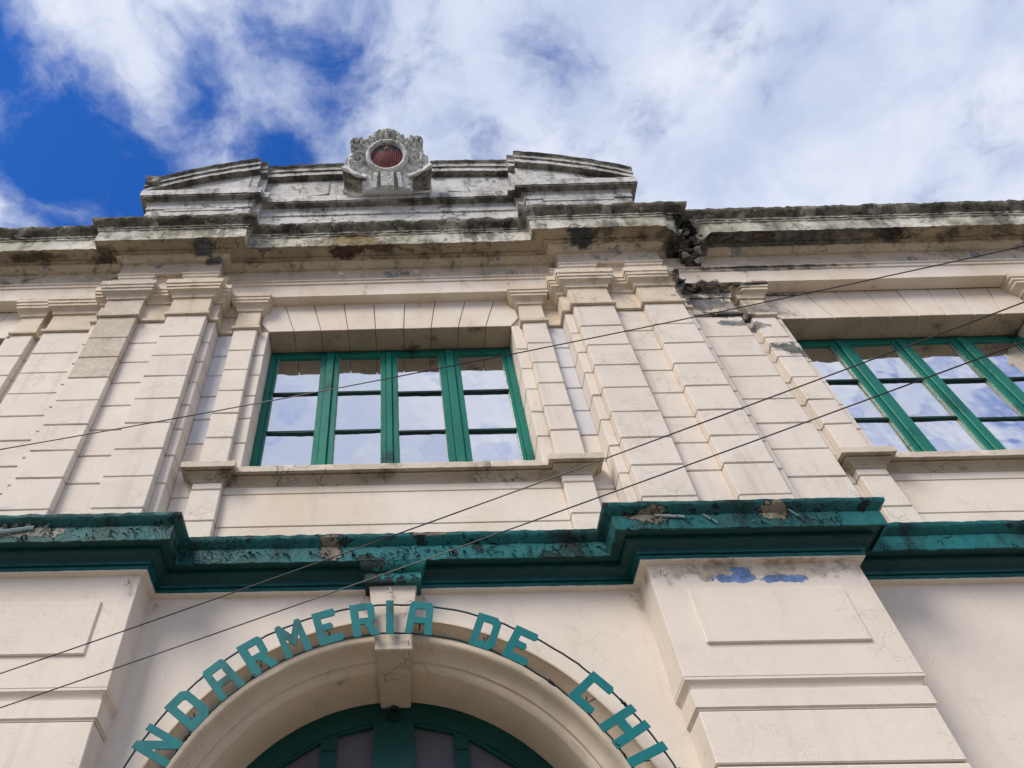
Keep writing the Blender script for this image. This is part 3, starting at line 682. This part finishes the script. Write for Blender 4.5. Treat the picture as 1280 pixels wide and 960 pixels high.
    # iron ring boss over the middle
    k = MB(); k.tube([(cx - .012 + .04 * math.cos(q * math.pi / 8), Yd - .03, 4.36 - .0 + .045 * math.sin(q * math.pi / 8)) for q in range(17)], .011, 6); k.tube([(cx - .012, Yd + .01, 4.40), (cx - .012, Yd - .05, 4.395)], .014, 6); k.build('ring_handle', 'bar_dark', D)
    k = MB(); k.box(cx - 1.4, cx + 1.4, 2.0, 2.1, 0, 5.0); k.build('hall_back', 'room', D)
lower_bay(0, 1.719)
for s_ in (-1, 1): lower_bay(s_ * BC, BC - 3.13)
# piers of the lower storey
for s_ in (-1, 1):
    P = empty('lower_pier', B)
    xa, xb = 1.719, 3.13
    k = MB(); k.box(s_ * xa, s_ * xb, -.27, .3, 4.098, 4.93, .004); k.build('pier_wall', 'lower', P)
    k = MB(); k.box(s_ * (xa + .205), s_ * (xb - .2), -.288, -.25, 4.315, 4.708, .006, 0, .001); k.build('raised_panel', 'lower', P)
    # impost mouldings: each member steps in below the one above
    pp = [(-xb, .05), (-xb, -.27), (-xa, -.27), (-xa, .05)] if s_ < 0 else [(xa, .05), (xa, -.27), (xb, -.27), (xb, .05)]
    k = MB(); k.sweep(pp, [(-.2, 3.90), (-.030, 3.905), (-.030, 3.918), (-.018, 3.921), (-.018, 4.028), (-.032, 4.034), (-.030, 4.046), (-.018, 4.07), (-.001, 4.082), (-.001, 4.097), (-.2, 4.0975)], None, step=.1, jit=.001)
    k.build('impost', 'lower', P, smooth=30)
    zz = 3.905
    while zz > .1:
        z0 = max(.0, zz - .315); k = MB(); k.box(s_ * (xa + .03), s_ * (xb - .03), -.245, .3, z0 + .008, zz - .006, .006, 0, .001); k.build('stone_block', 'lower', P); zz = z0
    k = MB(); k.box(s_ * (xa + .05), s_ * (xb - .05), -.23, .3, 0, 3.9); k.build('joint_backing', 'joint', P)
    k = MB(); k.box(s_ * 7.49, s_ * 12, 0, .3, 0, 4.93); k.build('lower_wall', 'lower', P)
# ------------------------------------------------------------------ window sills
def sill(cx):
    SP = [(-.02, 5.992), (.0, 5.995), (.012, 6.0), (.022, 6.02), (.045, 6.045), (.064, 6.050), (.066, 6.056), (.054, 6.059), (.054, 6.070), (.088, 6.074), (.100, 6.078), (.102, 6.135), (.095, 6.144), (-.3, 6.152)]
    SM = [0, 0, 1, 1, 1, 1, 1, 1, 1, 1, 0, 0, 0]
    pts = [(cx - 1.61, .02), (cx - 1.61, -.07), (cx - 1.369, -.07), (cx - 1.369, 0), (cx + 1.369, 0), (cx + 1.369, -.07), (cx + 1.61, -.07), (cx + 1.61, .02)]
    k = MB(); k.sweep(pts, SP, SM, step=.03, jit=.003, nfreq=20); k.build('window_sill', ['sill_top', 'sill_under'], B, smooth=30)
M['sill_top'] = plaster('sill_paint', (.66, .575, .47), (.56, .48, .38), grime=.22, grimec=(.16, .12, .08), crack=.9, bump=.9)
M['sill_under'] = plaster('sill_under_paint', (.50, .41, .31), (.38, .30, .22), grime=.38, grimec=(.11, .075, .045), crack=.9, bump=1.0)  # browner, darker colour for the mouldings below the sill face
for cx in (-BC, 0, BC): sill(cx)

# ------------------------------------------------------------------ windows
def window(cx):
    Wn = empty('window', B)
    k = MB(); k.box(cx - 1.262, cx + 1.262, .282, .33, 8.166, 8.242, .004); k.build('head_rail', 'window_green', Wn)
    k = MB(); k.box(cx - 1.262, cx + 1.262, .24, .33, 6.12, 6.22, .004); k.build('bottom_rail', 'window_green', Wn)
    for x0, x1, y in ((-1.262, -1.2, .245), (1.2, 1.262, .245), (-.665, -.588, .232), (.575, .655, .232), (-.045, .012, .236)):
        k = MB(); k.box(cx + x0, cx + x1, y, .33, 6.22, 8.164, .006); k.build('post', 'window_green', Wn)
    cols = [(-1.173, -.723), (-.53, -.10), (.068, .501), (.715, 1.161)]
    edges = [(-1.199, -.666), (-.587, -.046), (.013, .574), (.656, 1.199)]
    for ci, ((g0, g1), (e0, e1)) in enumerate(zip(cols, edges)):
        C_ = MB()
        C_.box(cx + e0, cx + g0, .256, .315, 6.221, 8.163, .005); C_.box(cx + g1, cx + e1, .256, .315, 6.221, 8.163, .005)
        C_.box(cx + g0 + .001, cx + g1 - .001, .262, .312, 8.13, 8.163, .004); C_.box(cx + g0 + .001, cx + g1 - .001, .258, .312, 6.221, 6.27, .004)
        C_.build('casement', 'window_green', Wn)
        zb = (7.54, 6.965) if ci < 2 else (7.515, 6.935)
        for zi, z in enumerate(zb):
            k = MB(); n = 24; vs = []
            for i in range(n + 1):
                x = cx + g0 - .012 + (g1 - g0 + .024) * i / n; th = .011 + .006 * max(0, noise.noise(Vector((x * 17, z * 5, 1)))) + (.006 if (ci == 0 and zi == 1) else 0)
                dz = .004 * noise.noise(Vector((x * 11, z, 4)))
                vs += [(x, .262, z - th + dz), (x, .262, z + .011), (x, .292, z + .011), (x, .292, z - th + dz)]
            fs = [(4 * i + q, 4 * i + (q + 1) % 4, 4 * i + 4 + (q + 1) % 4, 4 * i + 4 + q) for i in range(n) for q in range(4)] + [(0, 1, 2, 3), (4 * n + 3, 4 * n + 2, 4 * n + 1, 4 * n)]
            k.add(vs, fs); k.build('glazing_bar', 'bar_dark', Wn)
        # crumbling putty line beside the glass
        k = MB()
        for gx, sg in ((g0, 1), (g1, -1)):
            n = 50; vs = []
            for i in range(n + 1):
                z = 6.27 + (8.13 - 6.27) * i / n; wd = .004 + .008 * max(0, noise.noise(Vector((z * 19, gx * 7, 2))))
                vs += [(cx + gx - sg * .001, .272, z), (cx + gx + sg * wd, .283, z)]
            k.add(vs, [(2 * i, 2 * i + 1, 2 * i + 3, 2 * i + 2) for i in range(n)])
        k.build('putty', 'putty', Wn, recalc=False)
        zs = [6.27, zb[1], zb[0], 8.13]
        for q in range(3):
            k = MB(); k.box(-(g1 - g0) / 2, (g1 - g0) / 2, -.002, .002, -(zs[q + 1] - zs[q]) / 2, (zs[q + 1] - zs[q]) / 2)
            p = k.build('pane', 'glass', Wn); p.location = (cx + (g0 + g1) / 2, .287, (zs[q] + zs[q + 1]) / 2)
            p.rotation_euler = (math.radians(random.uniform(-.8, .8)), 0, math.radians(random.uniform(-1.0, 1.0)))
for cx in (-BC, 0, BC): window(cx)

# ------------------------------------------------------------------ cartouche with shield on top
CR = tag(empty('coat_of_arms', None, (0, -.30, 11.02)), 'weathered white plaster cartouche with oval red shield and star on top of the pediment', 'coat of arms')
CR.rotation_euler = (math.radians(90 + 25), 0, 0)          # local x right, y up along the lean, z towards the street
def bump_(d, r): return max(0.0, 1 - (d / r) ** 2)
rnd = random.Random(5)
lobes = []
for i in range(15):
    a = math.radians(-20 + 220 * i / 14); lobes.append((.165 * math.cos(a), .835 + .125 * math.sin(a), .036 + .008 * (i % 2), .12))
for i in range(9):
    a = math.radians(10 + 160 * i / 8); lobes.append((.095 * math.cos(a), .84 + .07 * math.sin(a), .034, .16))
lobes.append((0, .845, .04, .19))
for s_ in (-1, 1):
    for i in range(9):
        a = math.radians(i * 40 + 10); lobes.append((s_ * (.40 + .066 * math.cos(a)), .765 + .066 * math.sin(a), .028, .12))
    lobes.append((s_ * .40, .765, .034, .16))
    for i in range(7):      # leaves running down beside the oval
        a = math.radians(52 - 17 * i); lobes.append((s_ * .335 * math.cos(a), .47 + .36 * math.sin(a), .034, .15))
    for i in range(8):
        a = math.radians(40 - 16 * i); lobes.append((s_ * .475 * math.cos(a), .45 + .33 * math.sin(a), .03, .13))
    lobes.append((s_ * .27, .70, .05, .12)); lobes.append((s_ * .27, .79, .045, .11)); lobes.append((s_ * .215, .86, .035, .10)); lobes.append((s_ * .33, .83, .03, .12)); lobes.append((s_ * .30, .02, .05, .15)); lobes.append((s_ * .30, .02, .03, .19))
def inside(u, v):
    e = (u / .55) ** 2 + ((v - .42) / .41) ** 2 + .12 * noise.noise(Vector((u * 11, v * 11, 0)))
    if e < 1: return True
    if abs(u) < .33 and -.08 < v < .4: return True
    if (u / .21) ** 2 + ((v - .80) / .15) ** 2 < 1: return True
    return any((u - a) ** 2 + (v - b_) ** 2 < (r * .95) ** 2 for a, b_, r, h_ in lobes if v > .45)
def hgt(u, v):
    h_ = .05
    e = (u / .54) ** 2 + ((v - .43) / .42) ** 2
    if e < 1: h_ = .03 + .05 * math.sqrt(1 - e)
    if (u / .22) ** 2 + ((v - .80) / .17) ** 2 < 1: h_ = max(h_, .04)
    for a, b_, r, hh in lobes:
        d = math.hypot(u - a, v - b_)
        if d < r: h_ = max(h_, .04 + .60 * hh * math.sqrt(1 - (d / r) ** 2) - .012 * (math.cos(math.atan2(v - b_, u - a) * 3) > .6))
    for s_ in (-1, 1):   # volutes
        d = math.hypot(u - s_ * .37, (v - .47) * .9); an = math.atan2(v - .47, s_ * u - .37)
        if d < .13: h_ = .07 + .055 * math.cos(d * 70 - an) * (1 - d / .2)
        d2 = abs(math.hypot(u / .54, (v - .43) / .42) - .93)
        if d2 < .05 and v < .62: h_ += .035 * (1 - d2 / .05) * .5
    rr = math.hypot(u / .245, (v - .472) / .25)
    if rr < .86: h_ = .085
    elif rr < 1.14: h_ = max(h_ if rr > 1.05 else 0, .10 + .055 * math.sqrt(max(0, 1 - ((rr - 1) / .14) ** 2)))
    if v < .19 and abs(u) < .30:        # ribbon tabs at the foot
        f = min(1, (.19 - v) / .03)
        au = abs(u)
        if au < .088 - .02 * (v / .19) * 0 : h_ = .12 + .05 * f
        elif au < .112 + .02 * (1 - v / .2): h_ = .05
        elif au < .175 + .02 * (1 - v / .2): h_ = .12 + .02 * f
        elif au < .195: h_ = .07
        else: h_ = max(h_ * .8, .10)
    return h_ + .006 * noise.noise(Vector((u * 40, v * 40, 3))) + (.02 * noise.noise(Vector((u * 22, v * 22, 8))) if v > .66 or abs(u) > .26 else 0)
bm = bmesh.new(); st = .0085; grid = {}
nu, nv_ = int(1.30 / st), int(1.16 / st)
for i in range(nu + 1):
    for j in range(nv_ + 1):
        u = -.65 + i * st; v = -.08 + j * st
        if inside(u, v): grid[(i, j)] = bm.verts.new((u, v, hgt(u, v)))
for (i, j) in list(grid):
    q = [grid.get(p) for p in ((i, j), (i + 1, j), (i + 1, j + 1), (i, j + 1))]
    if all(q): bm.faces.new(q)
bmesh.ops.delete(bm, geom=[v for v in bm.verts if not v.link_faces], context='VERTS')
ed = [e for e in bm.edges if e.is_boundary]; r_ = bmesh.ops.extrude_edge_only(bm, edges=ed)
for v in [x for x in r_['geom'] if isinstance(x, bmesh.types.BMVert)]: v.co.z = -.14
bmesh.ops.recalc_face_normals(bm, faces=bm.faces)
me = bpy.data.meshes.new('cartouche'); bm.to_mesh(me); bm.free(); me.materials.append(M['crest']); me.polygons.foreach_set('use_smooth', [True] * len(me.polygons)); me.set_sharp_from_angle(angle=math.radians(50))
o = bpy.data.objects.new('cartouche', me); COL.objects.link(o); o.parent = CR
k = MB(); n = 40; vs = [(0, .472, .135)]
for rr in (.5, 1.0):
    for i in range(n): vs.append((.205 * rr * math.cos(2 * math.pi * i / n), .472 + .208 * rr * math.sin(2 * math.pi * i / n), .135 - .035 * rr * rr))
fs = [(0, 1 + i, 1 + (i + 1) % n) for i in range(n)] + [(1 + i, 1 + n + i, 1 + n + (i + 1) % n, 1 + (i + 1) % n) for i in range(n)]
k.add(vs, fs); sh = k.build('shield', 'shield', CR, smooth=60, recalc=False)
k = MB(); pts = []
for i in range(10):
    r = .058 if i % 2 == 0 else .024; a = math.pi / 2 + i * math.pi / 5; pts.append((r * math.cos(a), .604 + r * math.sin(a)))
k.add([(x, y, .128) for x, y in pts] + [(0, .604, .152)] + [(x, y, .10) for x, y in pts], [(i, (i + 1) % 10, 10) for i in range(10)] + [(i, 11 + i, 11 + (i + 1) % 10, (i + 1) % 10) for i in range(10)])
k.build('star', 'rubble_pale', CR)
for s_ in (-1, 1):     # hollow scroll under each side
    k = MB(); n = 14; rows = 9; vs = []
    for i in range(n + 1):
        f = i / n; ru = (.585 * (1 - f) + .27 * f); rv = (.27 * (1 - f) ** 1.0 + .09 * f) - .03 * math.sin(f * math.pi)
        bu = (.56 * (1 - f) + .31 * f); bv = -.07 + .03 * (1 - f)
        for j in range(rows + 1):
            g_ = j / rows; w_ = .13 * (1 - g_) ** 2 + .0 - .05 * math.sin(g_ * math.pi) + .02
            vs.append((s_ * (ru * (1 - g_) + bu * g_), rv * (1 - g_) + bv * g_, w_ + .01 * noise.noise(Vector((f * 7, g_ * 7, s_)))))
    k.add(vs, [(i * (rows + 1) + j, (i + 1) * (rows + 1) + j, (i + 1) * (rows + 1) + j + 1, i * (rows + 1) + j + 1) for i in range(n) for j in range(rows)])
    o = k.build('scroll_hollow', 'crest_dark', CR, recalc=True)
    k = MB(); rim = []
    for i in range(n + 1):
        f = i / n; rim.append((s_ * (.585 * (1 - f) + .27 * f), (.27 * (1 - f) + .09 * f) - .03 * math.sin(f * math.pi), .145))
    k.tube(rim, [.02 + .008 * math.sin(i * .9) for i in range(n + 1)], 8)
    vs = []
    for (x, y, z) in rim: vs += [(x, y + .005, z), (x * .94, y + .12, .07)]
    k.add(vs, [(2 * i, 2 * i + 1, 2 * i + 3, 2 * i + 2) for i in range(n)])
    k.build('scroll_rim', 'crest', CR, smooth=50)

# ------------------------------------------------------------------ the lettering over the arch
SG = tag(empty('lettering_sign', None, (0, -.16, 3.083)), 'arched sign of teal capital letters on two dark rails, reading GENDARMERIA DE CHILE', 'sign')
HL, XS = .25, .197
GL = {
 'A': ([(-.03, 0), (.2, 0), (.23, .33), (.6, .33), (.6, 0), (.86, 0), (.83, .92), (.75, 1), (.12, 1), (.04, .92)], [[(.25, .52), (.6, .52), (.6, .78), (.26, .78)]]),
 'R': ([(.02, 0), (.28, 0), (.28, .36), (.42, .36), (.60, 0), (.90, 0), (.68, .38), (.80, .48), (.82, .9), (.72, 1), (-.02, 1)], [[(.27, .55), (.57, .55), (.57, .8), (.27, .8)]]),
 'E': ([(0, 0), (.76, 0), (.84, .06), (.80, .22), (.26, .22), (.26, .4), (.54, .4), (.6, .5), (.54, .6), (.26, .6), (.26, .78), (.72, .78), (.80, .86), (.74, 1), (0, 1)], []),
 'M': ([(0, 0), (.22, 0), (.22, .55), (.44, .24), (.66, .55), (.66, 0), (.88, 0), (.88, .95), (.82, 1), (.70, 1), (.44, .62), (.18, 1), (.06, 1), (0, .95)], []),
 'D': ([(0, 0), (.65, 0), (.82, .14), (.82, .86), (.65, 1), (0, 1)], [[(.25, .22), (.52, .22), (.58, .28), (.58, .72), (.52, .78), (.25, .78)]]),
 'N': ([(0, 0), (.22, 0), (.22, .58), (.6, 0), (.82, 0), (.82, 1), (.6, 1), (.6, .42), (.22, 1), (0, 1)], []),
 'C': ([(0, 0), (.74, 0), (.82, .08), (.80, .22), (.25, .22), (.25, .78), (.80, .78), (.82, .92), (.74, 1), (0, 1)], []),
 'G': ([(0, 0), (.82, 0), (.82, .52), (.45, .52), (.45, .36), (.58, .36), (.58, .22), (.25, .22), (.25, .78), (.80, .78), (.82, .92), (.74, 1), (0, 1)], []),
 'H': ([(0, 0), (.25, 0), (.25, .4), (.57, .4), (.57, 0), (.82, 0), (.82, 1), (.57, 1), (.57, .62), (.25, .62), (.25, 1), (0, 1)], []),
 'I': ([(.28, 0), (.54, 0), (.54, 1), (.28, 1)], []),
 'L': ([(0, 0), (.74, 0), (.82, .1), (.80, .22), (.25, .22), (.25, 1), (0, 1)], []),
}
def letter(ch, ang):
    outer, holes = GL[ch]
    cu = bpy.data.curves.new('letter', 'CURVE'); cu.dimensions = '2D'; cu.fill_mode = 'BOTH'; cu.extrude = .004
    for lp_ in [outer] + holes:
        sp_ = cu.splines.new('POLY'); sp_.points.add(len(lp_) - 1); sp_.use_cyclic_u = True
        for p, (x, y) in zip(sp_.points, lp_): p.co = ((x - .41) * XS, (y - .5) * HL, 0, 1)
    tmp = bpy.data.objects.new('tmp', cu); COL.objects.link(tmp)
    dg = bpy.context.evaluated_depsgraph_get(); me = bpy.data.meshes.new_from_object(tmp.evaluated_get(dg)); bpy.data.objects.remove(tmp); bpy.data.curves.remove(cu)
    me.materials.clear(); me.materials.append(M['sign']); me.name = 'letter'
    o = bpy.data.objects.new('letter', me); COL.objects.link(o); o.parent = SG
    a = math.radians(ang); R = 1.537 + random.uniform(-.003, .003)
    o.matrix_local = Matrix.Translation((R * math.sin(a), -.008, R * math.cos(a))) @ Matrix.Rotation(a, 4, 'Y') @ Matrix.Rotation(math.radians(90 + random.uniform(-2, 2)), 4, 'X') @ Matrix.Rotation(math.radians(random.uniform(-1.2, 1.2)), 4, 'Z')
    o['label'] = 'teal letter ' + ch
    return o
for ch, an in (('G', -82), ('E', -72.6), ('N', -62.6), ('D', -53.2), ('A', -43.6), ('R', -34.3), ('M', -25.2), ('E', -16.2), ('R', -7.3), ('I', -.8), ('A', 6.5), ('D', 22.8), ('E', 31.6), ('C', 50.2), ('H', 59.7), ('I', 66.6), ('L', 74), ('E', 83)):
    letter(ch, an)
for R in (1.427, 1.643):
    k = MB(); k.tube([(R * math.sin(math.radians(a)) + .0015 * math.sin(a * 1.3), .004 + .003 * math.sin(a * .7), R * math.cos(math.radians(a)) + .0015 * math.cos(a * 1.7)) for a in range(-94, 95, 2)], .0062, 6); k.build('rail', 'rail', SG, smooth=60)
for a in (-82, -53, -34, -16, 6.5, 22.8, 50, 66, 83):
    for R in (1.50,):
        k = MB(); s_, c_ = math.sin(math.radians(a)), math.cos(math.radians(a)); k.tube([(R * s_, .0, R * c_), ((R + .01) * s_, .09, (R + .01) * c_), ((R + .12) * s_, .16, (R + .12) * c_)], .004, 5); k.build('bracket', 'rail', SG)
# wire ties wound round the lower rail
k = MB(); rnd = random.Random(9)
for a in (-58, -57, -38, 42, 62.5, 64.5, 69, 70.5, 56):
    for q in range(3):
        a2 = math.radians(a + rnd.uniform(-.7, .7)); R = 1.427 if a != 56 else 1.643; c0 = Vector((R * math.sin(a2), 0, R * math.cos(a2)))
        k.tube([c0 + Vector((.014 * math.cos(t_ * 1.3) * math.cos(a2) + rnd.uniform(-.004, .004), .013 * math.sin(t_ * 1.3), -.014 * math.cos(t_ * 1.3) * math.sin(a2) + rnd.uniform(-.009, .012))) for t_ in range(8)], .0028, 4)
k.build('wire_tie', 'wire', SG, kind='stuff')

# ------------------------------------------------------------------ hooks and cables
def hook(x, Y, z, label, s=1.0):
    r = tag(empty('wall_hook', None, (x, Y, z)), label, 'hook', 'small painted hooks left in the facade')
    k = MB(); k.tube([(0, .01, 0), (0, -.035 * s, 0), (0, -.042 * s, -.01 * s)] + [(.012 * s * math.sin(q), -.045 * s, -.025 * s - .018 * s * (1 - math.cos(q))) for q in (0, .8, 1.6, 2.4, 3.1, 3.9, 4.6, 5.2)], .0055 * s, 6); k.build('hook_wire', 'hook', r, smooth=60)
    k = MB(); k.tube([(0, .006, 0), (0, -.004, 0)], .011 * s, 8); k.build('wall_plug', 'hook', r)
hook(-1.79, -.27, 4.865, 'small hook on the left pier, left of the inner corner under the string course')
hook(-1.655, 0, 4.865, 'small hook on the wall just right of the left pier corner')
hook(1.655, 0, 4.865, 'small hook on the wall just left of the right pier corner')
hook(1.80, -.27, 4.865, 'small hook at the top edge of the right pier')
hook(-.02, -.105, 4.885, 'small hook at the top of the keystone', .8)
hook(-.22, 0, 4.88, 'bent hook left of the keystone under the string course')
hook(.215, 0, 4.88, 'bent hook right of the keystone under the string course')
hook(-.53, -.128, 9.13, 'white hook on the frieze, left of the pair above the window', 1.5)
hook(.31, -.128, 9.13, 'white hook on the frieze, right of the pair above the window', 1.5)
def cable(L, R, e0, e1, label, sag=.05, r=.0065):
    L, R = Vector(L), Vector(R); a = L + (L - R) * e0; b_ = R + (R - L) * e1; n = 60; k = MB()
    pts = []
    for i in range(n + 1):
        f = i / n; p = a.lerp(b_, f); f2 = -e0 + f * (1 + e0 + e1); p.z += sag * ((f2 - .5) ** 2 - .25) ; pts.append(p)
    k.tube([p - pts[0] for p in pts], r, 6); o = k.build('overhead_cable', 'wire', None, smooth=60); o.location = pts[0]
    tag(o, label, 'cable', 'thin black cables crossing in front of the facade')
cable((-2.722, -.9, 5.536), (2.477, -1.769, 5.836), .35, 3.0, 'uppermost black cable, crossing the upper window', .16, .0043)
cable((-2.041, -.9, 3.812), (1.628, -2.396, 4.112), .30, 3.0, 'middle black cable, crossing just under the right end of the window sill', .07, .0036)
cable((-1.967, -.9, 3.623), (1.566, -2.355, 3.923), .30, 3.0, 'lowest black cable, passing in front of the keystone top', .05, .0034)
